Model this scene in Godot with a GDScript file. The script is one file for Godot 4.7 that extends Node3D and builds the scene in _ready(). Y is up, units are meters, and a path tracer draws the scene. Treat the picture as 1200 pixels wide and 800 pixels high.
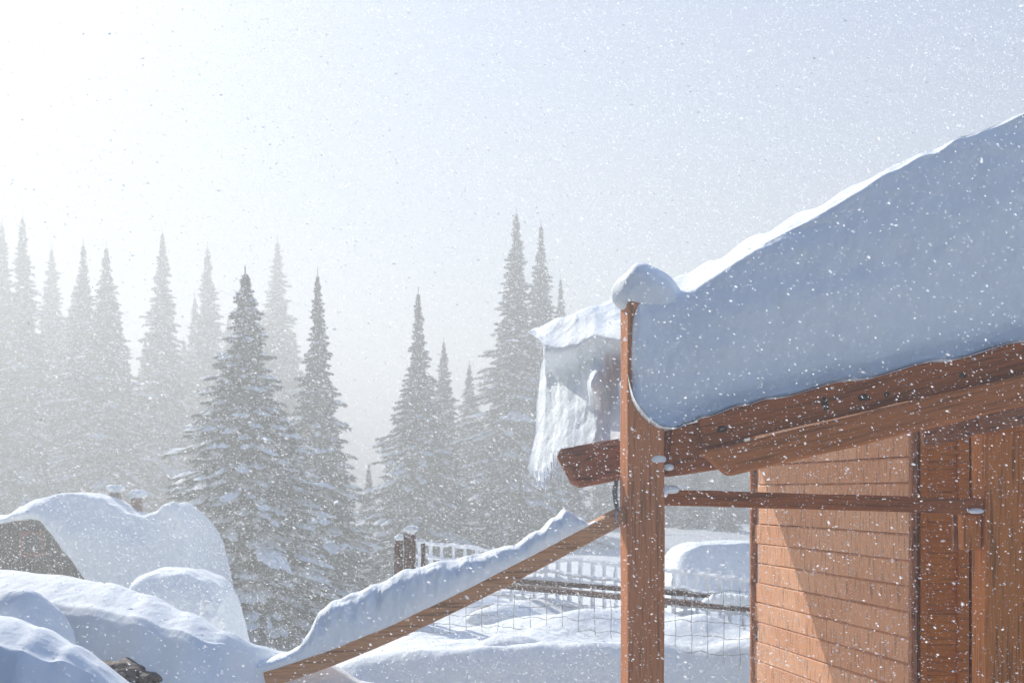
extends Node3D
# A snowbound timber cabin against the light: wind-blown snow, spruces fading into the white air.
# Metres, y up. The camera stands at the origin, eye 1.6 m over the snow, looking along -z.

const F := 1667.0          # focal length measured in photograph pixels
const EYE := 1.6
var rng := RandomNumberGenerator.new()
var wob := FastNoiseLite.new()
var M := {}

# ---------------------------------------------------------------- helpers: measuring
func P(px: float, py: float, d: float) -> Vector3:      # a place sighted at a photograph pixel, d metres away
	return Vector3((px - 600.0) / F * d, EYE + (577.0 - py) / F * d, -d)

func tab(t: Array, x: float) -> float:                   # smooth interpolation in a table [[x, y], ...]
	var n := t.size()
	if x <= t[0][0]: return t[0][1]
	if x >= t[n - 1][0]: return t[n - 1][1]
	for i in range(1, n):
		if x <= t[i][0]:
			var a: Array = t[i - 1]
			var b: Array = t[i]
			var u: float = (x - a[0]) / (b[0] - a[0])
			var ms: float = (b[1] - a[1]) / (b[0] - a[0])
			var m0: float = ms
			var m1: float = ms
			if i > 1: m0 = 0.5 * (ms + (a[1] - t[i - 2][1]) / (a[0] - t[i - 2][0]))
			if i < n - 1: m1 = 0.5 * (ms + (t[i + 1][1] - b[1]) / (t[i + 1][0] - b[0]))
			var w: float = b[0] - a[0]
			var u2 := u * u
			var u3 := u2 * u
			return (2 * u3 - 3 * u2 + 1) * a[1] + (u3 - 2 * u2 + u) * w * m0 + (-2 * u3 + 3 * u2) * b[1] + (u3 - u2) * w * m1
	return t[n - 1][1]

func nz(x: float, y: float, z: float, f: float) -> float:
	return wob.get_noise_3d(x * f * 100.0, y * f * 100.0, z * f * 100.0)

func sstep(a: float, b: float, x: float) -> float:
	return smoothstep(a, b, x)

# ---------------------------------------------------------------- helpers: meshes
class Geo:
	var v := PackedVector3Array()
	var n := PackedVector3Array()
	func tri(a: Vector3, b: Vector3, c: Vector3, out_hint: Vector3) -> void:
		var m := (c - a).cross(b - a)
		if m.length_squared() < 1e-16: return
		m = m.normalized()
		if m.dot(out_hint) < 0.0:
			v.append(a); v.append(c); v.append(b)
			m = -m
		else:
			v.append(a); v.append(b); v.append(c)
		n.append(m); n.append(m); n.append(m)
	func quad(a: Vector3, b: Vector3, c: Vector3, d: Vector3, h: Vector3) -> void:
		tri(a, b, c, h)
		tri(a, c, d, h)
	func mesh() -> ArrayMesh:
		var arr := []
		arr.resize(Mesh.ARRAY_MAX)
		arr[Mesh.ARRAY_VERTEX] = v
		arr[Mesh.ARRAY_NORMAL] = n
		var m := ArrayMesh.new()
		m.add_surface_from_arrays(Mesh.PRIMITIVE_TRIANGLES, arr)
		return m

# a squared timber along x, centred, with chamfered edges, slightly uneven; cut_l / cut_r slant the ends
func timber(l: float, h: float, t: float, ch := 0.006, seg := 1, uneven := 0.0, cut_l := 0.0, cut_r := 0.0, sd := 0.0) -> ArrayMesh:
	var g := Geo.new()
	var prof := [Vector2(-h / 2 + ch, -t / 2), Vector2(h / 2 - ch, -t / 2), Vector2(h / 2, -t / 2 + ch), Vector2(h / 2, t / 2 - ch), Vector2(h / 2 - ch, t / 2), Vector2(-h / 2 + ch, t / 2), Vector2(-h / 2, t / 2 - ch), Vector2(-h / 2, -t / 2 + ch)]
	var rings := []
	var xs := [-l / 2, -l / 2 + ch]
	for i in range(1, seg): xs.append(-l / 2 + l * i / seg)
	xs.append(l / 2 - ch); xs.append(l / 2)
	for i in xs.size():
		var x: float = xs[i]
		var ring := []
		var tip: bool = i == 0 or i == xs.size() - 1
		for q in prof:
			var p: Vector2 = q
			if tip: p = Vector2(clampf(p.x, -h / 2 + ch, h / 2 - ch), clampf(p.y, -t / 2 + ch, t / 2 - ch))
			var e := uneven * nz(x, p.x * 3.0 + sd, p.y * 3.0, 0.03)
			var e2 := uneven * nz(x + 9.0, p.x * 3.0 + sd, p.y * 3.0, 0.03)
			var shift := (cut_l if x < 0 else cut_r) * p.x * absf(x) / (l / 2)
			ring.append(Vector3(x + shift, p.x + e, p.y + e2))
		rings.append(ring)
	for i in range(1, rings.size()):
		for k in 8:
			var a: Vector3 = rings[i - 1][k]
			var b: Vector3 = rings[i - 1][(k + 1) % 8]
			var c: Vector3 = rings[i][(k + 1) % 8]
			var d: Vector3 = rings[i][k]
			var m := (a + b + c + d) / 4
			g.quad(a, b, c, d, Vector3(0, m.y, m.z))
	for e in [0, rings.size() - 1]:
		var hint := Vector3(-1 if e == 0 else 1, 0, 0)
		for k in range(1, 7): g.tri(rings[e][0], rings[e][k], rings[e][k + 1], hint)
	return g.mesh()

# a shingle with bevelled upper and lower edges and square sides
func lap(l: float, h: float, t: float, ch: float) -> ArrayMesh:
	var g := Geo.new()
	var prof := [Vector2(-h / 2, -t / 2), Vector2(h / 2, -t / 2), Vector2(h / 2, t / 2 - ch), Vector2(h / 2 - ch, t / 2), Vector2(-h / 2 + 0.001, t / 2), Vector2(-h / 2, t / 2 - 0.001)]
	for k in 6:
		var a: Vector2 = prof[k]
		var b: Vector2 = prof[(k + 1) % 6]
		var m := (a + b) / 2
		g.quad(Vector3(-l / 2, a.x, a.y), Vector3(l / 2, a.x, a.y), Vector3(l / 2, b.x, b.y), Vector3(-l / 2, b.x, b.y), Vector3(0, m.x, m.y))
	for e in [-1.0, 1.0]:
		for k in range(1, 5): g.tri(Vector3(e * l / 2, prof[0].x, prof[0].y), Vector3(e * l / 2, prof[k].x, prof[k].y), Vector3(e * l / 2, prof[k + 1].x, prof[k + 1].y), Vector3(e, 0, 0))
	return g.mesh()

# a timber bent along a path, its height upright
func bent_timber(path: Array, h: float, t: float, ch: float) -> ArrayMesh:
	var g := Geo.new()
	var prof := [Vector2(-h / 2 + ch, -t / 2), Vector2(h / 2 - ch, -t / 2), Vector2(h / 2, -t / 2 + ch), Vector2(h / 2, t / 2 - ch), Vector2(h / 2 - ch, t / 2), Vector2(-h / 2 + ch, t / 2), Vector2(-h / 2, t / 2 - ch), Vector2(-h / 2, -t / 2 + ch)]
	var rings := []
	for i in path.size():
		var x: Vector3 = (path[mini(i + 1, path.size() - 1)] - path[maxi(i - 1, 0)]).normalized()
		var z := x.cross(Vector3.UP).normalized()
		var y := z.cross(x)
		var ring := []
		for q in prof: ring.append(path[i] + y * float(q.x) + z * float(q.y))
		rings.append(ring)
	for i in range(1, rings.size()):
		for k in 8:
			var a: Vector3 = rings[i - 1][k]
			var b: Vector3 = rings[i - 1][(k + 1) % 8]
			var c: Vector3 = rings[i][(k + 1) % 8]
			var d: Vector3 = rings[i][k]
			g.quad(a, b, c, d, (a + b + c + d) / 4 - (path[i] + path[i - 1]) / 2)
	for e in [0, rings.size() - 1]:
		var hint: Vector3 = path[0] - path[1] if e == 0 else path[e] - path[e - 1]
		for k in range(1, 7): g.tri(rings[e][0], rings[e][k], rings[e][k + 1], hint)
	return g.mesh()

# smooth sheet from a grid of points rows[i][j]; out tells the side it is seen from at its middle
func sheet(rows: Array, flip := false) -> ArrayMesh:
	var ni := rows.size()
	var nj: int = rows[0].size()
	var v := PackedVector3Array()
	var n := PackedVector3Array()
	var idx := PackedInt32Array()
	v.resize(ni * nj)
	n.resize(ni * nj)
	for i in ni:
		for j in nj: v[i * nj + j] = rows[i][j]
	for i in ni:
		for j in nj:
			var a := v[mini(i + 1, ni - 1) * nj + j] - v[maxi(i - 1, 0) * nj + j]
			var b := v[i * nj + mini(j + 1, nj - 1)] - v[i * nj + maxi(j - 1, 0)]
			var m := a.cross(b).normalized()
			n[i * nj + j] = -m if flip else m
	for i in range(1, ni):
		for j in range(1, nj):
			var a := (i - 1) * nj + j - 1
			var b := (i - 1) * nj + j
			var c := i * nj + j
			var d := i * nj + j - 1
			if flip: idx.append_array([a, c, b, a, d, c])
			else: idx.append_array([a, b, c, a, c, d])
	var arr := []
	arr.resize(Mesh.ARRAY_MAX)
	arr[Mesh.ARRAY_VERTEX] = v
	arr[Mesh.ARRAY_NORMAL] = n
	arr[Mesh.ARRAY_INDEX] = idx
	var m := ArrayMesh.new()
	m.add_surface_from_arrays(Mesh.PRIMITIVE_TRIANGLES, arr)
	return m

# resample a polyline to k points along a Catmull-Rom curve
func curve(pts: Array, k: int) -> Array:
	var out := []
	var n := pts.size()
	for i in k:
		var t := float(i) / (k - 1) * (n - 1)
		var a := mini(int(t), n - 2)
		var u := t - a
		var p0: Vector3 = pts[maxi(a - 1, 0)]
		var p1: Vector3 = pts[a]
		var p2: Vector3 = pts[a + 1]
		var p3: Vector3 = pts[mini(a + 2, n - 1)]
		out.append(p1.cubic_interpolate(p2, p0, p3, u))
	return out

# a lump: a sphere pressed into shape and roughened
func lump(rx: float, ry: float, rz: float, rough: float, freq: float, sd: float, nu := 28, nv := 18, lean := 0.0) -> ArrayMesh:
	var rows := []
	for i in nu + 1:
		var a := TAU * (i % nu) / nu
		var row := []
		for j in nv + 1:
			var b := PI * j / nv
			var d := Vector3(cos(a) * sin(b), cos(b), sin(a) * sin(b))
			var k := 1.0 + rough * nz(d.x * rx + sd, d.y * ry, d.z * rz, freq)
			var p := Vector3(d.x * rx, d.y * ry, d.z * rz) * k
			if lean > 0.0 and p.x > 0.0: p = Vector3(p.x * (1.0 + lean), p.y - lean * p.x * 1.1, p.z)
			row.append(p)
		rows.append(row)
	var m := sheet(rows)
	# close the seam's and the poles' normals
	var arr := m.surface_get_arrays(0)
	var vv: PackedVector3Array = arr[Mesh.ARRAY_VERTEX]
	var nn: PackedVector3Array = arr[Mesh.ARRAY_NORMAL]
	for j in nv + 1:
		var s := (nn[j] + nn[nu * (nv + 1) + j]).normalized()
		nn[j] = s
		nn[nu * (nv + 1) + j] = s
	for i in nu + 1:
		nn[i * (nv + 1)] = Vector3.UP
		nn[i * (nv + 1) + nv] = Vector3.DOWN
	arr[Mesh.ARRAY_NORMAL] = nn
	var out := ArrayMesh.new()
	out.add_surface_from_arrays(Mesh.PRIMITIVE_TRIANGLES, arr)
	return out

# a tube through points with a radius for each
func tube(pts: Array, rad: Array, sides := 6) -> ArrayMesh:
	var g := Geo.new()
	var rings := []
	for i in pts.size():
		var p: Vector3 = pts[i]
		var t: Vector3 = (pts[mini(i + 1, pts.size() - 1)] - pts[maxi(i - 1, 0)]).normalized()
		var s := t.cross(Vector3(0.3, 0.1, 0.95)).normalized()
		var q := t.cross(s)
		var ring := []
		for k in sides:
			var a := TAU * k / sides
			ring.append(p + (s * cos(a) + q * sin(a)) * float(rad[i]))
		rings.append(ring)
	for i in range(1, rings.size()):
		var mid: Vector3 = (pts[i] + pts[i - 1]) / 2
		for k in sides:
			var a: Vector3 = rings[i - 1][k]
			var b: Vector3 = rings[i - 1][(k + 1) % sides]
			var c: Vector3 = rings[i][(k + 1) % sides]
			var d: Vector3 = rings[i][k]
			g.quad(a, b, c, d, (a + b + c + d) / 4 - mid)
	for k in range(1, sides - 1):
		g.tri(rings[0][0], rings[0][k], rings[0][k + 1], pts[0] - pts[1])
		var e := rings.size() - 1
		g.tri(rings[e][0], rings[e][k], rings[e][k + 1], pts[e] - pts[e - 1])
	return g.mesh()

# ---------------------------------------------------------------- helpers: nodes
var taken := {}
func numbered(s: String) -> String:
	var k: int = taken.get(s, 0)
	taken[s] = k + 1
	return s if k == 0 else "%s_%03d" % [s, k]

func thing(called: String, label: String, category: String, at := Vector3.ZERO, turn := 0.0, group := "") -> Node3D:
	var o := Node3D.new()
	o.name = numbered(called)
	add_child(o, true)
	o.position = at
	o.rotation.y = turn
	o.set_meta("label", label)
	o.set_meta("category", category)
	if group: o.set_meta("group", group)
	return o

func obj(called: String, m: Mesh, mat: Material, parent: Node = null) -> MeshInstance3D:
	var o := MeshInstance3D.new()
	o.mesh = m
	o.material_override = mat
	if parent == null:
		o.name = numbered(called)
		add_child(o, true)
	else:
		o.name = called
		parent.add_child(o, true)
	return o

func tag(o: Node, label: String, category: String, group := "") -> void:
	o.set_meta("label", label)
	o.set_meta("category", category)
	if group: o.set_meta("group", group)

func struct(called: String, m: Mesh, mat: Material, label: String, category: String) -> MeshInstance3D:
	var o := obj(called, m, mat)
	tag(o, label, category)
	o.set_meta("kind", "structure")
	return o

# lay a timber made along x between two points, its height upright
func span(o: Node3D, a: Vector3, b: Vector3) -> void:
	var x := (b - a).normalized()
	var z := x.cross(Vector3.UP).normalized()
	var y := z.cross(x)
	o.transform = Transform3D(Basis(x, y, z), (a + b) / 2)

# ---------------------------------------------------------------- materials
func noise_tex(freq: float, ramp: Array, sd: int, oct := 4, size := 512, kind := FastNoiseLite.TYPE_SIMPLEX_SMOOTH) -> NoiseTexture2D:
	var n := FastNoiseLite.new()
	n.seed = sd
	n.noise_type = kind
	n.frequency = freq
	n.fractal_octaves = oct
	var t := NoiseTexture2D.new()
	t.noise = n
	t.width = size
	t.height = size
	t.seamless = true
	if ramp:
		var g := Gradient.new()
		var offs := PackedFloat32Array()
		var cols := PackedColorArray()
		for r in ramp:
			offs.append(r[0])
			cols.append(r[1])
		g.offsets = offs
		g.colors = cols
		t.color_ramp = g
	return t

func lin(r: float, g: float, b: float) -> Color:
	return Color(r, g, b).linear_to_srgb()

func wood(tone: Color, grain: Vector3, sd: int, world := false, contrast := 1.0) -> StandardMaterial3D:
	var m := StandardMaterial3D.new()
	var d := func(k: float) -> Color:
		var c: Color = Color(1, 1, 1).lerp(Color(k, k * 0.93, k * 0.88), contrast)
		return c
	m.albedo_color = tone
	m.albedo_texture = noise_tex(0.022, [[0.0, d.call(0.28)], [0.22, d.call(0.5)], [0.34, d.call(0.78)], [0.5, d.call(1.0)], [0.62, d.call(0.82)], [0.75, d.call(1.08)], [1.0, d.call(0.7)]], sd, 5)
	m.roughness = 0.72
	m.metallic_specular = 0.35
	m.heightmap_enabled = true
	m.heightmap_texture = noise_tex(0.03, [], sd + 7, 5)
	m.heightmap_scale = 0.35
	m.uv1_triplanar = true
	m.uv1_world_triplanar = world
	m.uv1_triplanar_sharpness = 6.0
	m.uv1_scale = grain
	return m

func snow_mat(c: Color, scale: float, relief: float, sd: int) -> StandardMaterial3D:
	var m := StandardMaterial3D.new()
	m.albedo_color = c
	m.roughness = 0.75
	m.metallic_specular = 0.3
	m.heightmap_enabled = true
	m.heightmap_texture = noise_tex(0.012, [], sd, 6)
	m.heightmap_scale = relief
	m.uv1_triplanar = true
	m.uv1_world_triplanar = true
	m.uv1_scale = Vector3.ONE * scale
	return m

func materials() -> void:
	M.snow = snow_mat(lin(0.88, 0.91, 0.91), 0.8, 2.0, 11)
	M.drift = snow_mat(lin(0.88, 0.91, 0.91), 1.6, 0.7, 14)
	M.roof_snow = snow_mat(lin(0.88, 0.91, 0.91), 0.9, 1.8, 12)
	M.ground_snow = snow_mat(lin(0.88, 0.91, 0.91), 0.5, 3.0, 13)
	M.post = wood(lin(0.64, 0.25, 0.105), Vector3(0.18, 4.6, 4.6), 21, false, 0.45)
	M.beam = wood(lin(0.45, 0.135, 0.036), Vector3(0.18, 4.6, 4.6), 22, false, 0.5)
	M.rake = wood(lin(0.58, 0.19, 0.05), Vector3(0.18, 4.6, 4.6), 25, false, 0.45)
	M.tail = wood(lin(0.34, 0.13, 0.07), Vector3(0.9, 3.6, 3.6), 23, false, 0.7)
	M.rail = wood(lin(0.68, 0.37, 0.20), Vector3(0.2, 4.6, 4.6), 24, false, 0.55)
	M.shingle = [wood(lin(0.78, 0.41, 0.235), Vector3(3.0, 0.5, 3.0), 31, true, 0.4), wood(lin(0.80, 0.44, 0.26), Vector3(3.0, 0.5, 3.0), 32, true, 0.4), wood(lin(0.73, 0.37, 0.205), Vector3(3.0, 0.5, 3.0), 33, true, 0.4)]
	M.plank = [wood(lin(0.70, 0.235, 0.030), Vector3(0.4, 4.0, 4.0), 41, true, 0.35), wood(lin(0.63, 0.20, 0.027), Vector3(0.4, 4.0, 4.0), 42, true, 0.35)]
	M.porch = wood(lin(0.72, 0.25, 0.055), Vector3(0.18, 4.6, 4.6), 26, false, 0.55)
	M.trim = wood(lin(0.48, 0.22, 0.12), Vector3(0.6, 3.0, 3.0), 43, false, 0.8)
	M.dark = wood(lin(0.055, 0.036, 0.026), Vector3(1.0, 3.0, 3.0), 44)
	M.backing = wood(lin(0.10, 0.045, 0.025), Vector3(0.6, 3.0, 3.0), 45, true)
	M.fence_wood = wood(lin(0.15, 0.075, 0.055), Vector3(0.6, 3.5, 3.5), 46)
	M.hut = wood(lin(0.075, 0.062, 0.052), Vector3(2.0, 0.5, 2.0), 47)
	M.red_frame = wood(lin(0.30, 0.12, 0.085), Vector3(1, 3, 3), 48)
	M.brick = wood(lin(0.26, 0.125, 0.09), Vector3(2, 2, 2), 49)
	M.bark = wood(lin(0.075, 0.055, 0.042), Vector3(2, 0.6, 2), 50)
	M.stone = wood(lin(0.22, 0.20, 0.18), Vector3(2, 2, 2), 51)
	var nd := StandardMaterial3D.new()
	nd.albedo_color = lin(0.040, 0.054, 0.047)
	nd.roughness = 0.8
	nd.metallic_specular = 0.2
	nd.backlight_enabled = true
	nd.backlight = Color(0.25, 0.25, 0.22)
	M.needles = nd
	var w := StandardMaterial3D.new()
	w.albedo_color = lin(0.34, 0.31, 0.29)
	w.roughness = 0.5
	w.metallic = 0.3
	M.wire = w
	var fr := StandardMaterial3D.new()
	fr.albedo_color = lin(0.86, 0.88, 0.90)
	fr.roughness = 0.8
	M.frost = fr
	var ice := StandardMaterial3D.new()
	ice.albedo_color = Color(0.93, 0.96, 1.0, 0.25)
	ice.roughness = 0.12
	ice.refraction_enabled = true
	ice.refraction_scale = 0.031
	M.ice = ice
	var fl := StandardMaterial3D.new()
	fl.albedo_color = lin(0.95, 0.96, 0.97)
	fl.roughness = 0.3
	fl.metallic_specular = 1.0
	fl.backlight_enabled = true
	fl.backlight = Color(1, 1, 1)
	M.flake = fl
	var gl := StandardMaterial3D.new()
	gl.albedo_color = lin(0.03, 0.035, 0.04)
	gl.roughness = 0.15
	M.pane = gl
	var st := StandardMaterial3D.new()
	st.albedo_color = lin(0.20, 0.20, 0.20)
	st.roughness = 0.45
	st.metallic = 0.8
	M.steel = st

# ---------------------------------------------------------------- camera, sky, sun, air
func light_and_lens() -> void:
	var cam := Camera3D.new()
	cam.name = "camera"
	add_child(cam)
	cam.position = Vector3(0, EYE, 0)
	var at := CameraAttributesPhysical.new()
	at.frustum_near = 0.1
	at.frustum_far = 2000.0
	at.frustum_focal_length = 50.0
	at.frustum_focus_distance = 6.3
	at.exposure_aperture = 9.0
	cam.attributes = at
	cam.projection = Camera3D.PROJECTION_FRUSTUM      # the horizon lies low in the picture: a risen lens
	cam.near = 0.1
	cam.far = 2000.0
	cam.size = 2.0 * 0.1 * 400.0 / F
	cam.frustum_offset = Vector2(0, 177.0 / F * 0.1)
	cam.current = true
	var env := Environment.new()
	env.background_mode = Environment.BG_SKY
	var sm := ProceduralSkyMaterial.new()
	sm.sky_top_color = Color(0.26, 0.44, 0.70)
	sm.sky_horizon_color = Color(0.735, 0.765, 0.785)
	sm.sky_curve = 0.25
	sm.ground_horizon_color = Color(0.735, 0.765, 0.785)
	sm.ground_bottom_color = Color(0.6, 0.64, 0.7)
	sm.sun_angle_max = 75.0
	sm.sun_curve = 0.2
	sm.energy_multiplier = 1.0
	var sky := Sky.new()
	sky.sky_material = sm
	env.sky = sky
	env.tonemap_mode = Environment.TONE_MAPPER_LINEAR
	env.tonemap_exposure = 1.43
	env.sdfgi_enabled = true
	env.ssao_enabled = true
	env.ssil_enabled = true
	# air full of drifting snow, which scatters forward
	env.volumetric_fog_enabled = true
	env.volumetric_fog_density = 0.0185
	env.volumetric_fog_albedo = Color(0.97, 0.985, 0.985)
	env.volumetric_fog_anisotropy = 0.36
	var we := WorldEnvironment.new()
	we.name = "environment"
	we.environment = env
	add_child(we)
	var sun := DirectionalLight3D.new()
	sun.name = "sun"
	add_child(sun)
	var az := deg_to_rad(33.0)
	var el := deg_to_rad(34.5)
	var to_sun := Vector3(-sin(az) * cos(el), sin(el), -cos(az) * cos(el))
	sun.look_at_from_position(to_sun * 50.0, Vector3.ZERO)
	sun.light_color = Color(1.0, 0.985, 0.955)
	sun.light_energy = 1.6
	sun.light_angular_distance = 0.5
	sun.shadow_enabled = true

# ---------------------------------------------------------------- ground
func ground_y(x: float, d: float) -> float:
	var left := 1.0 - sstep(-1.7, -0.75, x)                       # the gentler, sunlit part beside the bank
	var bank := lerpf(sstep(10.5, 11.05, d + 0.25 * nz(x, 0, 1, 0.006)), 0.8 * sstep(7.5, 12.0, d), left)
	var y := -0.28 + 0.68 * bank
	y -= 0.9 * sstep(-1.7, -2.8, x) * sstep(8.5, 12.0, d)
	y -= sstep(13.0, 24.0, d) * lerpf(0.6, 1.4, sstep(2.0, -4.0, x))
	y += sstep(45.0, 160.0, d) * 3.0 + sstep(90.0, 260.0, absf(x)) * 5.0
	y += 0.05 * nz(x, 0, d, 0.006) * sstep(2.0, 12.0, d) + 0.025 * nz(x, 5, d, 0.02) * sstep(60.0, 20.0, d)
	if d > 30.0: y += 0.5 * nz(x, 3, d, 0.0006)
	# rounded swells behind the wire fence
	for b in bumps + [[0.2, 12.2, 0.55, 0.13], [0.75, 11.75, 0.35, 0.10], [1.15, 12.1, 0.3, 0.12], [1.62, 11.6, 0.35, 0.16], [-0.5, 13.0, 0.5, 0.12], [1.9, 12.6, 0.5, 0.2], [0.5, 13.6, 0.8, 0.14], [2.1, 11.2, 0.3, 0.15]]:
		var q: float = (pow((x - b[0]) / b[2], 2) + pow((d - b[1]) / (b[2] * 0.8), 2))
		if q < 6.0: y += b[3] * exp(-q)
	return y

var bumps := []
func build_ground() -> void:
	rng.seed = 31
	for k in 26: bumps.append([rng.randf_range(-0.9, 3.0), rng.randf_range(11.4, 14.5), rng.randf_range(0.16, 0.4), rng.randf_range(0.03, 0.09)])
	var xs := []
	var x := -260.0
	while x <= 260.0:
		xs.append(x)
		var a := absf(x)
		x += 0.09 if a < 3.5 else (0.3 if a < 9.0 else (1.2 if a < 30.0 else 8.0))
	var ds := []
	var d := -200.0
	while d <= 330.0:
		ds.append(d)
		d += 20.0 if d < -20.0 else (2.0 if d < 4.0 else (0.3 if d < 9.0 else (0.07 if d < 14.0 else (0.4 if d < 30.0 else (1.5 if d < 80.0 else 8.0)))))
	var rows := []
	for xx in xs:
		var row := []
		for dd in ds: row.append(Vector3(xx, ground_y(xx, dd), -dd))
		rows.append(row)
	var o := struct("snow_ground", sheet(rows, true), M.ground_snow, "deep snow covering the open ground between cabin and forest", "snow ground")
	o.name = "snow_ground"

# a drift: a ridge line with a sunlit back and a steep face towards the path
func drift(crest: Array, d_of: Array, x0: float, x1: float, drop: float, rim: Array, back: float, sd: float, called: String, label: String) -> void:
	var rows := []
	var n := 110
	for i in n + 1:
		var px := lerpf(x0, x1, float(i) / n)
		var dd := tab(d_of, px)
		var c := P(px, tab(crest, px), dd)
		var r := tab(rim, px)                                     # how far the lit shoulder reaches towards the camera
		var pts := [c + Vector3(0, -back * 0.75, -back * 2.4), c + Vector3(0, -back * 0.25, -back), c + Vector3(0, -0.012, -0.12), c, c + Vector3(0, -r * 0.30, r), c + Vector3(0, -r * 0.46, r * 1.35), c + Vector3(0, -r * 0.46 - 0.10, r * 1.35 + 0.07), c + Vector3(0, -r * 0.46 - drop * 0.5, r * 1.35 + drop * 0.30), c + Vector3(0, -r * 0.46 - drop, r * 1.35 + drop * 0.55)]
		var row := curve(pts, 60)
		for j in row.size():
			var p: Vector3 = row[j]
			row[j] = p + Vector3(0, 0.010 * nz(p.x + sd, p.y * 0.5, p.z, 0.006) + 0.002 * nz(p.x + sd, p.y, p.z, 0.05), 0.03 * nz(p.x, p.y + sd, p.z, 0.01))
		rows.append(row)
	struct(called, sheet(rows), M.drift, label, "snow drift")

func build_drifts() -> void:
	drift([[-260, 655], [-100, 664], [0, 671], [60, 676], [120, 686], [170, 700], [215, 720], [260, 742], [300, 758], [330, 764], [370, 772], [430, 800], [520, 850]], [[-260, 6.8], [0, 6.2], [200, 5.5], [262, 5.3], [300, 5.42], [335, 5.6], [520, 5.7]], -260, 520, 1.3, [[-260, 0.26], [0, 0.24], [120, 0.19], [220, 0.12], [300, 0.05], [340, 0.03], [520, 0.04]], 0.5, 3.0, "snow_drift", "broad snow drift with a glowing white crest beside the sloping rail")
	drift([[-200, 690], [-60, 712], [0, 724], [40, 736], [80, 757], [110, 778], [130, 798], [170, 840], [230, 900]], [[-200, 4.6], [0, 4.4], [230, 4.2]], -200, 230, 0.9, [[-200, 0.16], [0, 0.13], [60, 0.12], [110, 0.05], [230, 0.03]], 0.3, 8.0, "snow_drift", "small snow drift with steep blue side in front of the broad drift")
	var l := obj("snow_lump", lump(0.17, 0.18, 0.15, 0.25, 0.02, 2.0), M.snow)
	l.position = P(28, 752, 4.98)
	tag(l, "rounded snow lump leaning on the broad drift", "snow lump")

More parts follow.
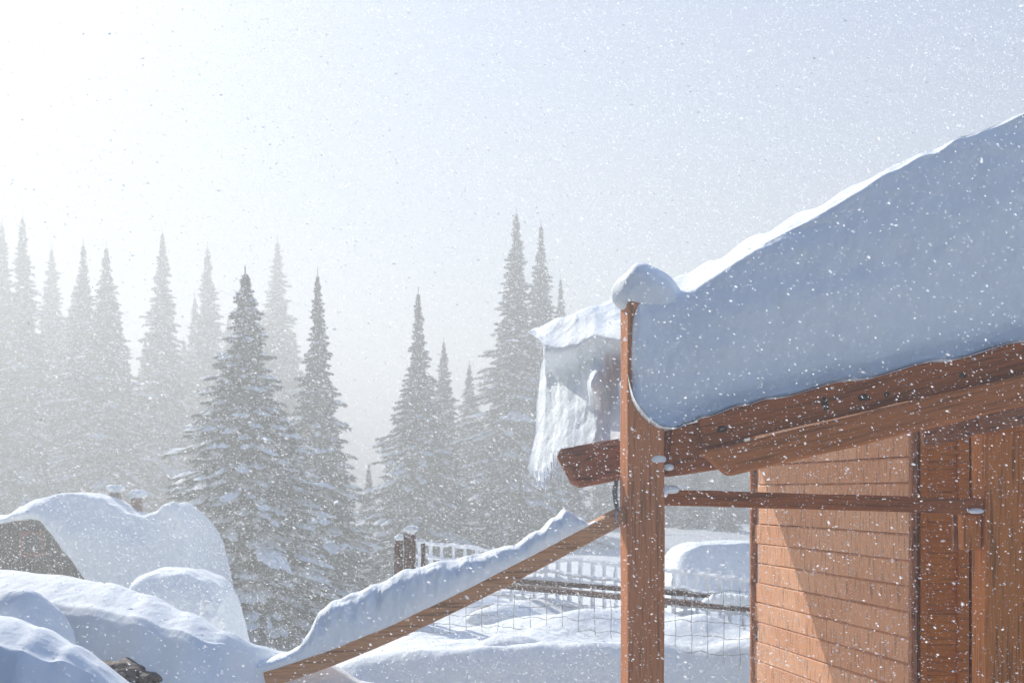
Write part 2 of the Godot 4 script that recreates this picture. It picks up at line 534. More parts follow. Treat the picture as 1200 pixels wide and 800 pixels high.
# ---------------------------------------------------------------- cabin
func build_cabin() -> void:
	var cab := thing("cabin", "red-brown timber cabin with shingled side wall under a deep snow load", "cabin")
	# corner post, a little turned about its own axis
	var post := obj("post", timber(3.1, 0.158, 0.15, 0.008, 10, 0.006, 0, 0, 1.0), M.post, cab)
	var pc := P(752.5, 577, 6.03)
	post.transform = Transform3D(Basis(Vector3.UP, 0).rotated(Vector3.UP, 0.0), Vector3.ZERO)
	post.transform = Transform3D(Basis(Vector3(0, 1, 0), Vector3(-cos(0.15), 0, sin(0.15)), Vector3(sin(0.15), 0, cos(0.15))), Vector3(pc.x, 2.40 - 1.55, pc.z))
	# porch post beyond
	var p2 := obj("post", timber(3.0, 0.165, 0.15, 0.008, 10, 0.005, 0, 0, 5.0), M.porch, cab)
	var qc := P(1168.5, 577, 6.22)
	p2.transform = Transform3D(Basis(Vector3(0, 1, 0), Vector3(-cos(0.12), 0, sin(0.12)), Vector3(sin(0.12), 0, cos(0.12))), Vector3(qc.x, 1.86 - 1.5, qc.z))
	# cross beam between the posts
	var ca := P(770, 582.5, 6.10)
	var cb := P(1149, 593.5, 6.16)
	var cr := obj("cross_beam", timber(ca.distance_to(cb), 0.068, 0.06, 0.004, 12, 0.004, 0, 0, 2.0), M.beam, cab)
	span(cr, ca, cb)
	# rafter with its tail under the eave
	var ra := P(661, 551.5, 6.27)
	var rb := P(870, 510, 6.27)
	var rf := obj("rafter", timber(ra.distance_to(rb), 0.175, 0.12, 0.026, 8, 0.016, -0.3, 0, 3.0), M.tail, cab)
	span(rf, ra, rb)
	# doubled rake boards
	var fa := P(821, 503.5, 5.99)
	var fb := P(1330, 387.5, 5.99)
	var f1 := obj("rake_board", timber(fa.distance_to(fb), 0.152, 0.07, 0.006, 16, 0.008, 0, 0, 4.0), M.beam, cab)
	span(f1, fa, fb)
	var ga := P(836, 544.5, 5.93)
	var gb := P(1330, 426, 5.93)
	var f2 := obj("rake_board", timber(ga.distance_to(gb), 0.126, 0.09, 0.010, 16, 0.006, -0.75, 0, 6.0), M.rake, cab)
	span(f2, ga, gb)
	for q in [[846, 503, 0.022, 0.012], [966, 471, 0.014, 0.026], [1012, 466, 0.026, 0.012], [1040, 462, 0.016, 0.008], [1130, 440, 0.020, 0.009]]:
		var kt := obj("knot", lump(q[2], q[3], 0.006, 0.8, 0.25, q[0], 14, 8), M.dark, cab)
		kt.position = P(q[0], q[1], 5.953)
		kt.rotation.z = 0.23
	# short packing piece at the lower end
	var ka := P(781, 531, 6.10)
	var kb := P(846, 520, 6.10)
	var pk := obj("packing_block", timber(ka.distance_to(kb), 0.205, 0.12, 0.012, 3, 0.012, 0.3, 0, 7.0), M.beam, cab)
	span(pk, ka, kb)
	# roof boards under the snow: deck planks running along the depth
	var deck := Node3D.new()
	deck.name = "roof_deck"
	cab.add_child(deck)
	var dm := timber(2.9, 0.024, 0.198, 0.003, 1)
	for i in 15:
		var b := obj("deck_board", dm, M.backing, deck)
		var xx := 0.67 + 0.2 * i
		b.transform = Transform3D(Basis(Vector3(0, 0, -1), Vector3(-0.225, 0.974, 0).normalized(), Vector3(0.974, 0.225, 0).normalized()), Vector3(xx, 1.795 + 0.232 * xx, -8.06))
	# top plates below the rake
	var ta := P(1081, 513, 6.5)
	var tb := P(1147, 500, 6.5)
	var t1 := obj("top_plate", timber(ta.distance_to(tb), 0.085, 0.05, 0.004, 2, 0.004, 0, 0, 1.0), M.trim, cab)
	span(t1, ta, tb)
	var tc := P(1149, 496, 6.45)
	var td := P(1330, 455, 6.45)
	var t2 := obj("top_plate", timber(tc.distance_to(td), 0.10, 0.05, 0.004, 2, 0.004, 0, 0, 2.0), M.trim, cab)
	span(t2, tc, td)
	# bracket block under the cross beam
	var bk := obj("bracket", timber(0.155, 0.085, 0.07, 0.005, 2, 0.006, 0, 0, 3.0), M.porch, cab)
	var bp := P(1137, 623, 6.2)
	bk.transform = Transform3D(Basis(Vector3(0, 1, 0), Vector3(-1, 0, 0), Vector3(0, 0, 1)), bp)
	var cl := obj("cleat", timber(0.16, 0.028, 0.03, 0.003, 2, 0.003, 0, 0, 4.0), M.trim, cab)
	cl.transform = Transform3D(Basis(Vector3(0, 1, 0), Vector3(-1, 0, 0), Vector3(0, 0, 1)), P(1120.5, 624, 6.3))
	# iron strap hanging on the post
	var hk := obj("iron_strap", tube([P(722.5, 563, 5.99), P(720.5, 575, 5.98), P(722, 590, 5.98), P(724, 600, 5.97)], [0.009, 0.012, 0.011, 0.006], 6), M.steel, cab)
	hk.set_meta("label", "frosted iron strap on the corner post")
	# --- shingled side wall, running back from the corner
	var wall := Node3D.new()
	wall.name = "side_wall"
	cab.add_child(wall)
	var c0 := Vector3(0.282 * 6.85, 0, -6.85)
	var dir := Vector3(-0.15, 0, -1).normalized()
	var nrm := Vector3(-dir.z, 0, dir.x).normalized() * -1.0
	if nrm.x > 0: nrm = -nrm
	var lng := 2.39
	var back := obj("wall_core", timber(lng - 0.02, 3.0, 0.10, 0.003), M.backing, wall)
	back.transform = Transform3D(Basis(-dir, Vector3.UP, (-dir).cross(Vector3.UP)), c0 + dir * lng / 2 - nrm * 0.066 + Vector3(0, 0.78, 0))
	rng.seed = 77
	var variants := []
	for w in [0.2, 0.33, 0.47, 0.62, 0.8]: variants.append([w, lap(w - 0.0018, 0.1232, 0.024, 0.0105)])
	var y := 0.02
	var r := 0
	while y < 2.25:
		var at := 0.02
		while at < lng - 0.03:
			var pick: Array = variants[rng.randi() % 5]
			var w: float = pick[0]
			if at + w > lng:
				pick = variants[0]
				w = 0.2
				if at + w > lng + 0.1: break
			var s := obj("shingle", pick[1], M.shingle[rng.randi() % 3], wall)
			var proud := rng.randf_range(-0.0012, 0.0012)
			s.transform = Transform3D(Basis(-dir, Vector3.UP, (-dir).cross(Vector3.UP)), c0 + dir * (at + w / 2) + nrm * (proud - 0.004) + Vector3(0, y + 0.0625 + rng.randf_range(-0.0012, 0.0012), 0))
			at += w
		y += 0.1255
		r += 1
	# corner boards
	var cb1 := obj("corner_board", timber(3.0, 0.03, 0.05, 0.004, 6, 0.002), M.trim, wall)
	cb1.transform = Transform3D(Basis(Vector3.UP, Vector3(-1, 0, 0), Vector3(0, 0, 1)), c0 + Vector3(-0.002, 0.72, 0.01))
	var cb2 := obj("corner_board", timber(3.0, 0.045, 0.05, 0.004, 6, 0.002), M.trim, wall)
	cb2.transform = Transform3D(Basis(Vector3.UP, Vector3(-1, 0, 0), Vector3(0, 0, 1)), c0 + dir * (lng + 0.012) + Vector3(-0.006, 0.72, 0))
	# --- planked front wall in the porch's shade
	var fw := Node3D.new()
	fw.name = "front_wall"
	cab.add_child(fw)
	var fcore := obj("wall_core", timber(1.4, 3.0, 0.08, 0.003), M.backing, fw)
	fcore.position = Vector3(c0.x + 0.73, 0.78, -6.92)
	var pa := timber(0.186, 0.1455, 0.022, 0.003)
	var pb := timber(1.1, 0.1455, 0.022, 0.003)
	var bx := c0.x + 0.045
	for i in 16:
		var yy := 0.06 + 0.147 * i
		var q1 := obj("plank", pa, M.plank[i % 2], fw)
		q1.position = Vector3(bx + 0.075, yy, -6.862 + rng.randf_range(-0.002, 0.002))
		var q2 := obj("plank", pb, M.plank[(i + 1) % 2], fw)
		q2.position = Vector3(bx + 0.24 + 0.55, yy + 0.05, -6.868 + rng.randf_range(-0.002, 0.002))
	for bt in [[0.014, 0.035, 0.035], [0.205, 0.05, 0.05]]:
		var b := obj("batten", timber(3.0, bt[1], bt[2], 0.004, 6, 0.002), M.plank[1], fw)
		b.transform = Transform3D(Basis(Vector3.UP, Vector3(-1, 0, 0), Vector3(0, 0, 1)), Vector3(bx + bt[0] - 0.012, 0.78, -6.842))

# ---------------------------------------------------------------- snow on the cabin
func build_roof_snow() -> void:
	var th := thing("roof_snow", "thick wind-carved slab of snow lying on the cabin roof", "snow slab")
	var bot := [[733, 438], [739, 462], [749, 478], [761, 490], [775, 498], [790, 499], [806, 493], [822, 486], [870, 472], [900, 464], [1000, 442], [1100, 420], [1200, 397], [1500, 330]]
	var face := [[733, 392], [736, 372], [741, 353], [765, 348], [785, 347], [801, 345], [835, 325.5], [891, 290], [947, 260.5], [1004, 227.5], [1045, 203], [1090, 183], [1129, 163], [1160, 153], [1200, 135.5], [1500, 10]]
	var crest := [[733, 384], [736, 364], [741, 345], [765, 337], [785, 328], [801, 321], [835, 305], [891, 274], [947, 246], [1004, 216], [1045, 195.5], [1090, 177], [1129, 161], [1160, 150.5], [1200, 133], [1500, 6]]
	var rows := []
	var n := 300
	for i in n + 1:
		var u := float(i) / n
		var px := 733.0 + (1500.0 - 733.0) * (u * 0.55 + 0.45 * u * u)
		var dx := clampf((px - 729.0) / 20.0, 0.0, 1.0)
		var df := 5.88 + 0.34 * (1.0 - sqrt(1.0 - pow(1.0 - dx, 2.0))) # the end rounds off behind the post
		var bulge := 0.055 * sstep(733, 860, px)
		var b := P(px, tab(bot, px), maxf(df + 0.05, 5.93))
		var fy := P(px, tab(face, px), df + 0.10)
		var st := tab(face, px) - tab(crest, px)                  # height of the sunlit shoulder
		var c := P(px, tab(crest, px), df + 0.10 + 0.024 * st)
		var h := fy.y - b.y
		var pts := [Vector3(b.x, b.y + 0.015, -9.5), Vector3(b.x, b.y - 0.01, b.z - 0.12), Vector3(b.x, b.y - 0.012, b.z - 0.05), b, Vector3(lerpf(b.x, fy.x, 0.06), b.y + h * 0.05, b.z + 0.012), Vector3(lerpf(b.x, fy.x, 0.12), b.y + h * 0.12, b.z + 0.018 + bulge * 0.2), Vector3(lerpf(b.x, fy.x, 0.35), b.y + h * 0.35, b.z + 0.03 + bulge * 0.5), Vector3(lerpf(b.x, fy.x, 0.65), b.y + h * 0.65, b.z + 0.02 + bulge * 0.35), Vector3(lerpf(b.x, fy.x, 0.9), b.y + h * 0.92, fy.z + 0.025), fy, lerp(fy, c, 0.12) + Vector3(0, 0.004, 0), lerp(fy, c, 0.55) + Vector3(0, 0.006, 0), c, c + Vector3(0, 0.0, -0.25), Vector3(c.x, c.y - 0.05, -7.6), Vector3(c.x, c.y - 0.16, -9.2), Vector3(c.x, b.y + 0.2, -9.5), Vector3(b.x, b.y + 0.015, -9.5)]
		var row := curve(pts, 90)
		for j in row.size():
			var p: Vector3 = row[j]
			var e := 0.018 * nz(p.x * 0.6, p.y * 1.3, p.z, 0.012) + 0.006 * nz(p.x * 0.4, p.y * 2.0, p.z, 0.06) + 0.0025 * nz(p.x, p.y, p.z, 0.3)
			e += 0.018 * nz(p.x * 0.12, p.y - 0.23 * p.x, 4.0, 0.07) + 0.009 * nz(p.x * 0.15, p.y - 0.23 * p.x, 9.0, 0.16)
			if j > 48: e *= 0.35
			row[j] = p + Vector3(0, 0.12 * e, e)
		rows.append(row)
	obj("slab", sheet(rows), M.roof_snow, th)
	# the overhanging end beyond the post: a lip over a hollowed, draping curtain
	var top := [[622, 386], [628, 384], [660, 372], [700, 358], [725, 350], [745, 344], [790, 326]]
	var lip := [[622, 390], [630, 397], [638, 405], [655, 409], [675, 405], [688, 398], [698, 394], [715, 398], [745, 402], [790, 398]]
	var low := [[622, 553], [632, 560], [642, 560], [649, 540], [657, 531], [672, 527], [688, 521], [697, 514], [705, 526], [716, 531], [730, 528], [790, 505]]
	rows = []
	for i in 151:
		var u := float(i) / 150.0
		var px := lerpf(622.0, 790.0, u)
		var e0 := sstep(622.0, 640.0, px)
		# the left outline leans in at the waist and out at the foot
		var waist := (1.0 - e0) * 12.0
		var fold := 0.03 * sin((px - 625.0) * 0.085) + 0.04 * nz(px * 0.01, 0, 3, 0.05)
		var lit := exp(-pow((px - 709.0) / 12.0, 2.0))
		var lit2 := exp(-pow((px - 697.0) / 13.0, 2.0))            # the rib by the post that catches the sun
		var df := 6.36 + 0.58 * clampf((730.0 - px) / 100.0, 0.0, 1.1) + 0.15 * (1.0 - e0)
		var t := P(px, tab(top, px), maxf(df + 0.22, 6.90))
		var l := P(px, tab(lip, px), df - 0.02)
		var lw := tab(low, px)
		var m1 := P(px + waist, lerpf(tab(lip, px), lw, 0.06), df + 0.015 + 0.03 * lit)
		var m2 := P(px + waist, lerpf(tab(lip, px), lw, 0.20), df + 0.19 + fold - 0.17 * lit)
		var m3 := P(px + waist * 0.7, lerpf(tab(lip, px), lw, 0.45), df + 0.15 + fold * 0.9 - 0.25 * lit2)
		var m4 := P(px + waist * 0.3, lerpf(tab(lip, px), lw, 0.72), df + 0.03 + fold * 0.7)
		var m5 := P(px, lw, df - 0.07 + fold * 0.3)
		var pts := [Vector3(t.x + 0.28, t.y - 0.10, -9.4), Vector3(t.x + 0.15, t.y - 0.02, -8.0), t + Vector3(0, 0.006, -0.25), t, lerp(t, l, 0.5) + Vector3(0, 0.008, 0), lerp(t, l, 0.93) + Vector3(0, 0.012, 0), l, m1, m2, m3, m4, m5, m5 + Vector3(0, 0.01, -0.08), Vector3(m5.x + 0.08, m5.y + 0.12, m5.z - 0.4), Vector3(t.x + 0.32, t.y - 0.22, -9.4)]
		var row := curve(pts, 84)
		for j in row.size():
			var p: Vector3 = row[j]
			var k := sstep(36.0, 46.0, float(j)) * (1.0 - sstep(66.0, 70.0, float(j)))
			var e := 0.04 * k * nz(p.x * 1.6, p.y * 0.9, p.z, 0.03) + 0.009 * k * nz(p.x * 4.0, p.y * 0.7, p.z, 0.10) + 0.004 * nz(p.x, p.y, p.z, 0.15)
			row[j] = p + Vector3(e * 0.8, 0.2 * e, e)
		rows.append(row)
	obj("overhang", sheet(rows, true), M.roof_snow, th)
	# ball of snow on the post
	var cap := obj("post_snow_cap", lump(0.124, 0.118, 0.14, 0.26, 0.035, 1.3, 64, 40, 0.3), M.roof_snow)
	cap.position = P(753, 342, 6.05)
	tag(cap, "round ball of snow capping the corner post", "snow cap")
	# icicles under the overhang
	for q in [[650, 538, 0.12, 6.7], [655, 533, 0.16, 6.66], [659, 530, 0.17, 6.62], [647, 546, 0.08, 6.72], [663, 529, 0.06, 6.6], [629, 556, 0.07, 6.88], [634, 558, 0.05, 6.82], [639, 557, 0.08, 6.78], [643, 553, 0.06, 6.75], [722.5, 604, 0.05, 5.96]]:
		var a := P(q[0], q[1], q[3])
		var l: float = q[2]
		var ic := obj("icicle", tube([Vector3(0, 0.02, 0), Vector3(0, -l * 0.2, 0), Vector3(0.001, -l * 0.6, 0), Vector3(0, -l, 0)], [0.008, 0.0065, 0.0045, 0.001], 7), M.ice)
		ic.position = a
		if q[0] > 700: tag(ic, "small icicle on the iron strap of the corner post", "icicle")
		else: tag(ic, "thin icicle hanging from the snow overhang at the eave", "icicle", "icicles at the eave")
	# snow caught where beam and post meet
	for q in [[771, 539, 5.985, 0.036, 0.022], [783, 547, 5.985, 0.022, 0.014], [786, 573, 6.0, 0.035, 0.018], [1143, 598.5, 6.12, 0.035, 0.012], [779, 576, 6.0, 0.016, 0.026]]:
		var s := obj("snow_clump", lump(q[3], q[4], 0.035, 0.4, 0.12, q[0], 18, 12), M.snow)
		s.position = P(q[0], q[1], q[2])
		if q[0] > 1000: tag(s, "little wedge of snow on the end of the cross beam", "snow clump")
		else: tag(s, "small clump of snow caught in the joint of corner post and beams", "snow clump", "snow clumps in the post joint")

# ---------------------------------------------------------------- sloping rail with its snow
func build_rail() -> void:
	var mid := func(px: float) -> float:                          # it sags a little under its load
		if px < 281.0: return 801.0 + (281.0 - px) * 0.30
		var u := (px - 281.0) / 450.0
		return lerpf(801.0, 602.5, u) + 16.5 * sin(PI * pow(u, 0.75))
	var pts0 := []
	for i in 25:
		var px := lerpf(180.0, 731.0, i / 24.0)
		pts0.append(P(px, mid.call(px), lerpf(5.25, 6.02, (px - 180.0) / 551.0)))
	var o := obj("sloping_rail", bent_timber(pts0, 0.066, 0.07, 0.005), M.rail)
	tag(o, "sloping timber rail running from corner post down into the drift", "rail")
	var top := [[296, 783], [312, 772], [330, 766], [350, 757], [362, 740], [374, 717], [392, 704], [415, 695], [440, 686], [480, 667], [520, 657], [560, 648], [600, 639], [630, 622], [650, 606], [661, 597], [670, 600], [680, 606], [690, 614], [697, 617]]
	var rows := []
	for i in 241:
		var px := lerpf(296.0, 697.0, i / 240.0)
		var d := lerpf(5.25, 6.02, (px - 180.0) / 551.0)
		var rt: float = mid.call(px) - 9.5
		var base := P(px, rt, d)
		var h := maxf(0.004, P(px, tab(top, px), d).y - base.y)
		var wd := 0.075 + 0.05 * minf(1.0, h / 0.2)
		var scal := 0.007 * sin(px * 0.21 + 2.0 * nz(px * 0.01, 0, 0, 0.3)) * minf(1.0, h / 0.1)
		var pts := [base + Vector3(0, 0.0, -0.03), base + Vector3(0.01, h * 0.15, -wd), base + Vector3(0.02, h * 0.6, -wd * 1.05), base + Vector3(0, h * 0.96, -wd * 0.6), base + Vector3(0, h, -wd * 0.15), base + Vector3(scal * 0.3, h * 0.94 + scal * 0.4, wd * 0.35), base + Vector3(scal * 0.3, h * 0.78, wd * 0.75 + scal), base + Vector3(0, h * 0.45, wd * 0.92 + scal * 0.4), base + Vector3(0, h * 0.12, wd * 0.80), base + Vector3(0, -0.004, wd * 0.50), base + Vector3(0, 0.0, -0.03)]
		var row := curve(pts, 40)
		for j in row.size():
			var p: Vector3 = row[j]
			var e := 0.03 * nz(p.x, p.y, p.z, 0.03) + 0.010 * nz(p.x * 2.0, p.y * 0.8, p.z, 0.12)
			row[j] = p + Vector3(0.3 * e, 0.4 * e, e) * minf(1.0, h / 0.12)
		rows.append(row)
	var s := obj("rail_snow", sheet(rows), M.snow)
	tag(s, "long loaf of snow heaped along the sloping rail", "snow ridge")

# ---------------------------------------------------------------- fences
func bar(called: String, a: Vector3, b: Vector3, h: float, t: float, mat: Material, parent: Node, sd := 0.0) -> MeshInstance3D:
	var o := obj(called, timber(a.distance_to(b), h, t, minf(h, t) * 0.15, 6, h * 0.08, 0, 0, sd), mat, parent)
	if absf((b - a).normalized().y) > 0.95:
		o.transform = Transform3D(Basis(Vector3.UP, Vector3(-1, 0, 0), Vector3(0, 0, 1)), (a + b) / 2)
	else: span(o, a, b)
	return o

func frosty(a: Vector3, b: Vector3, r: float, uneven: float, sag: float, sd: float) -> ArrayMesh:
	var n := maxi(3, int(a.distance_to(b) / 0.035))
	var pts := []
	var rad := []
	for i in n + 1:
		var u := float(i) / n
		var p := a.lerp(b, u)
		pts.append(p + Vector3(nz(p.x + sd, p.y, p.z, 0.05) * sag, nz(p.x, p.y + sd, p.z, 0.05) * sag, 0))
		rad.append(r * (1.0 + uneven * nz(p.x * 3.0, p.y * 3.0, p.z + sd, 0.2)))
	return tube(pts, rad, 5)

func build_fences() -> void:
	var f := thing("rail_fence", "brown two-rail fence with frost-coated wire mesh before the forest", "fence")
	var L := func(u: float) -> float: return lerpf(15.0, 11.6, u)
	var X := func(u: float) -> float: return lerpf(484.0, 905.0, u)
	var tp := func(u: float) -> float: return lerpf(634.0, 682.0, u)
	# posts
	for q in [[467.0, 632.0, 762.0, 0.075], [480.0, 622.0, 758.0, 0.10], [496.0, 636.0, 752.0, 0.035], [884.0, 700.0, 800.0, 0.06]]:
		var d := 12.6 if q[0] < 600 else 11.7
		bar("post", P(q[0], q[2] + 15, d), P(q[0], q[1], d), q[3], q[3], M.fence_wood, f, q[0])
	# rails
	bar("rail", P(560, 677, 14.2), P(850, 699, 12.0), 0.045, 0.05, M.fence_wood, f, 1.0)
	bar("rail", P(555, 683, 14.0), P(905, 716, 11.5), 0.055, 0.05, M.fence_wood, f, 2.0)
	# wires
	for k in 31:
		var u := (k + 0.5) / 31.0
		var d: float = L.call(u)
		var x: float = X.call(u)
		var y0: float = tp.call(u) - rng.randf_range(-2.0, 9.0) * (1.0 if k > 20 else 0.3)
		var a := P(x, y0, d)
		var b := P(x + rng.randf_range(-1.5, 1.5), lerpf(742, 778, u), d)
		obj("wire", frosty(a, b, 0.020, 0.6, 0.012, k), M.frost, f)
	for k in 6:
		var dy := 0.145 * k
		var a: Vector3 = P(X.call(0.0), tp.call(0.0), L.call(0.0)) - Vector3(0, dy, 0.02)
		var b: Vector3 = P(X.call(1.0), tp.call(1.0), L.call(1.0)) - Vector3(0, dy, 0.02)
		obj("wire", frosty(a, b, 0.020, 0.5, 0.02, k + 50.0), M.frost, f)
	# snow lying on the rails and the post heads
	for q in [[600.0, 735.0, 14.0, 13.1, 0.05], [745.0, 830.0, 12.9, 12.1, 0.035], [822.0, 900.0, 11.95, 11.5, 0.10]]:
		var rows := []
		for i in 61:
			var u := i / 60.0
			var px := lerpf(q[0], q[1], u)
			var d := lerpf(q[2], q[3], u)
			var ry := 677.0 + (px - 560.0) * 0.076 if q[4] < 0.06 else 683.0 + (px - 555.0) * 0.0943
			var base := P(px, ry - 2.5, d)
			var h: float = q[4] * pow(sin(PI * clampf(u, 0.01, 0.99)), 0.6) * (1.0 + 0.35 * nz(px * 0.02, 0, 0, 0.1))
			var row := []
			for j in 13:
				var an := PI * j / 12.0
				row.append(base + Vector3(0, sin(an) * h, cos(an) * 0.05))
			rows.append(row)
		var s := obj("rail_cap_snow", sheet(rows, true), M.snow)
		tag(s, "bolster of snow resting on a fence rail" if q[4] < 0.06 else "thicker bolster of snow on the lower fence rail by the wall", "snow", "snow on the fence rails")
	for q in [[467, 630, 0.042, 12.55], [481, 620, 0.06, 12.55], [494, 634, 0.035, 12.55]]:
		var s := obj("post_head_snow", lump(q[2] * 1.15, q[2] * 0.6, q[2], 0.8, 0.12, q[0], 22, 14), M.snow)
		s.position = P(q[0], q[1], q[3])
		tag(s, "tuft of snow sitting on a fence post head", "snow cap", "snow on the fence posts")
	# thin bare wire fence in front
	var g := thing("wire_fence", "thin bare wire mesh fence in front of the snowy boulder", "fence")
	for k in 24:
		var u := k / 23.0
		var x := lerpf(470.0, 905.0, u)
		var d := lerpf(12.2, 10.75, u)
		obj("wire", frosty(P(x, lerpf(700, 690, u), d), P(x, lerpf(752, 797, u), d), 0.0026, 0.3, 0.010, k + 100.0), M.wire, g)
	for k in 6:
		var v := k / 5.0
		obj("wire", frosty(P(470, lerpf(700, 748, v), 12.22), P(905, lerpf(692, 790, v), 10.77), 0.0026, 0.3, 0.03, k + 200.0), M.wire, g)
	for q in [[459.0, 735.0, 775.0, 0.07], [474.0, 738.0, 765.0, 0.045]]:
		bar("post", P(q[0], q[2], 12.1), P(q[0], q[1], 12.1), q[3], q[3], M.fence_wood, g, q[0])

# ---------------------------------------------------------------- things in the yard
func build_yard() -> void:
	# boulder under snow
	var b := thing("boulder", "grey-brown boulder mostly covered by a hood of snow behind the wires", "boulder", P(595, 742, 12.7))
	obj("stone", lump(0.36, 0.22, 0.26, 0.5, 0.012, 3.0, 26, 16), M.stone, b)
	var hs := obj("boulder_snow", lump(0.41, 0.20, 0.30, 0.35, 0.012, 7.0, 40, 26), M.snow)
	hs.position = P(590, 731, 12.65)
	tag(hs, "hood of snow lying over the boulder", "snow cap")
	var rk := obj("rock", lump(0.17, 0.045, 0.10, 0.8, 0.05, 12.0, 40, 20), M.stone)
	rk.position = P(162, 792, 5.24)
	rk.rotation.z = -0.16
	tag(rk, "dark flat rock showing at the foot of the broad drift", "rock")
	# half-buried stone basin
	var t := thing("stone_basin", "low round stone basin half buried in snow at the bank", "basin", P(600, 781, 11.35))
	rng.seed = 5
	for k in 20:
		var a := TAU * k / 20.0
		var s := obj("stone", lump(0.055, 0.05, 0.045, 0.5, 0.06, k * 1.7, 10, 7), M.stone, t)
		s.position = Vector3(cos(a) * 0.27, 0.03 + rng.randf_range(-0.01, 0.01), sin(a) * 0.2)
		s.rotation.y = -a
		var s2 := obj("stone", lump(0.055, 0.05, 0.045, 0.5, 0.06, k * 2.3 + 50, 10, 7), M.stone, t)
		s2.position = Vector3(cos(a + 0.15) * 0.26, 0.115, sin(a + 0.15) * 0.19)
		s2.rotation.y = -a
	var ts := obj("basin_snow", lump(0.31, 0.10, 0.24, 0.3, 0.02, 9.0, 36, 20), M.snow)
	ts.position = P(606, 757, 11.35)
	tag(ts, "cushion of snow filling the stone basin", "snow cap")
	# large buried shape beyond the fence
	var rows := []
	for i in 81:
		var u := i / 80.0
		var px := lerpf(780.0, 1010.0, u)
		var tb := tab([[780, 702], [786, 680], [793, 658], [804, 646], [822, 640], [845, 637.5], [890, 637], [940, 640], [980, 652], [1010, 700]], px)
		var c := P(px, tb, 15.0)
		var bs := -0.25
		var pts := [Vector3(c.x, bs, -17.4), Vector3(c.x, lerpf(bs, c.y, 0.7), -16.9), c + Vector3(0, -0.02, -1.2), c + Vector3(0, 0.0, -0.25), c, c + Vector3(0, -0.035, 0.13), Vector3(c.x, lerpf(bs, c.y, 0.62), c.z + 0.32), Vector3(c.x, bs, c.z + 0.55)]
		var row := curve(pts, 36)
		for j in row.size():
			var p: Vector3 = row[j]
			row[j] = p + Vector3(0, 0.05 * nz(p.x, p.y, p.z, 0.008), 0.07 * nz(p.x, p.y, p.z + 4.0, 0.008))
		rows.append(row)
	var m := obj("snow_mound", sheet(rows), M.snow)
	tag(m, "tall smooth snow mound with flat crest behind the fence by cabin wall", "snow mound")
	# stump with a plume of snow, left
	var st := thing("tree_stump", "short stump nearly hidden by snow before the large spruce", "stump", P(247, 745, 17.0))
	obj("trunk", tube([Vector3(0, -0.5, 0), Vector3(0, 0.25, 0)], [0.12, 0.10], 9), M.bark, st)
	var sc := obj("stump_snow", lump(0.15, 0.22, 0.15, 0.6, 0.04, 6.0, 36, 24), M.snow)
	sc.position = P(247, 722, 17.0)
	tag(sc, "tall hood of snow on the short stump", "snow cap")
	rows = []
	for i in 71:
		var u := i / 70.0
		var px := lerpf(140.0, 300.0, u)
		var tb := tab([[140, 720], [150, 690], [162, 677], [185, 671], [215, 671], [240, 680], [258, 700], [276, 760], [300, 800]], px)
		var c := P(px, tb, 18.5)
		var pts := [Vector3(c.x, -2.4, -21.0), Vector3(c.x, c.y - 0.3, -20.0), c + Vector3(0, 0.0, -0.3), c, c + Vector3(0, -0.12, 0.25), Vector3(c.x, c.y - 0.6, c.z + 0.5), Vector3(c.x, -2.4, c.z + 0.8)]
		var row := curve(pts, 30)
		for j in row.size():
			var p: Vector3 = row[j]
			row[j] = p + Vector3(0, 0.08 * nz(p.x, p.y, p.z, 0.008), 0.08 * nz(p.x, p.y, p.z + 4.0, 0.008))
		rows.append(row)
	var m2 := obj("snow_mound", sheet(rows), M.snow)
	tag(m2, "low snow mound between the buried hut and the large spruce", "snow mound")

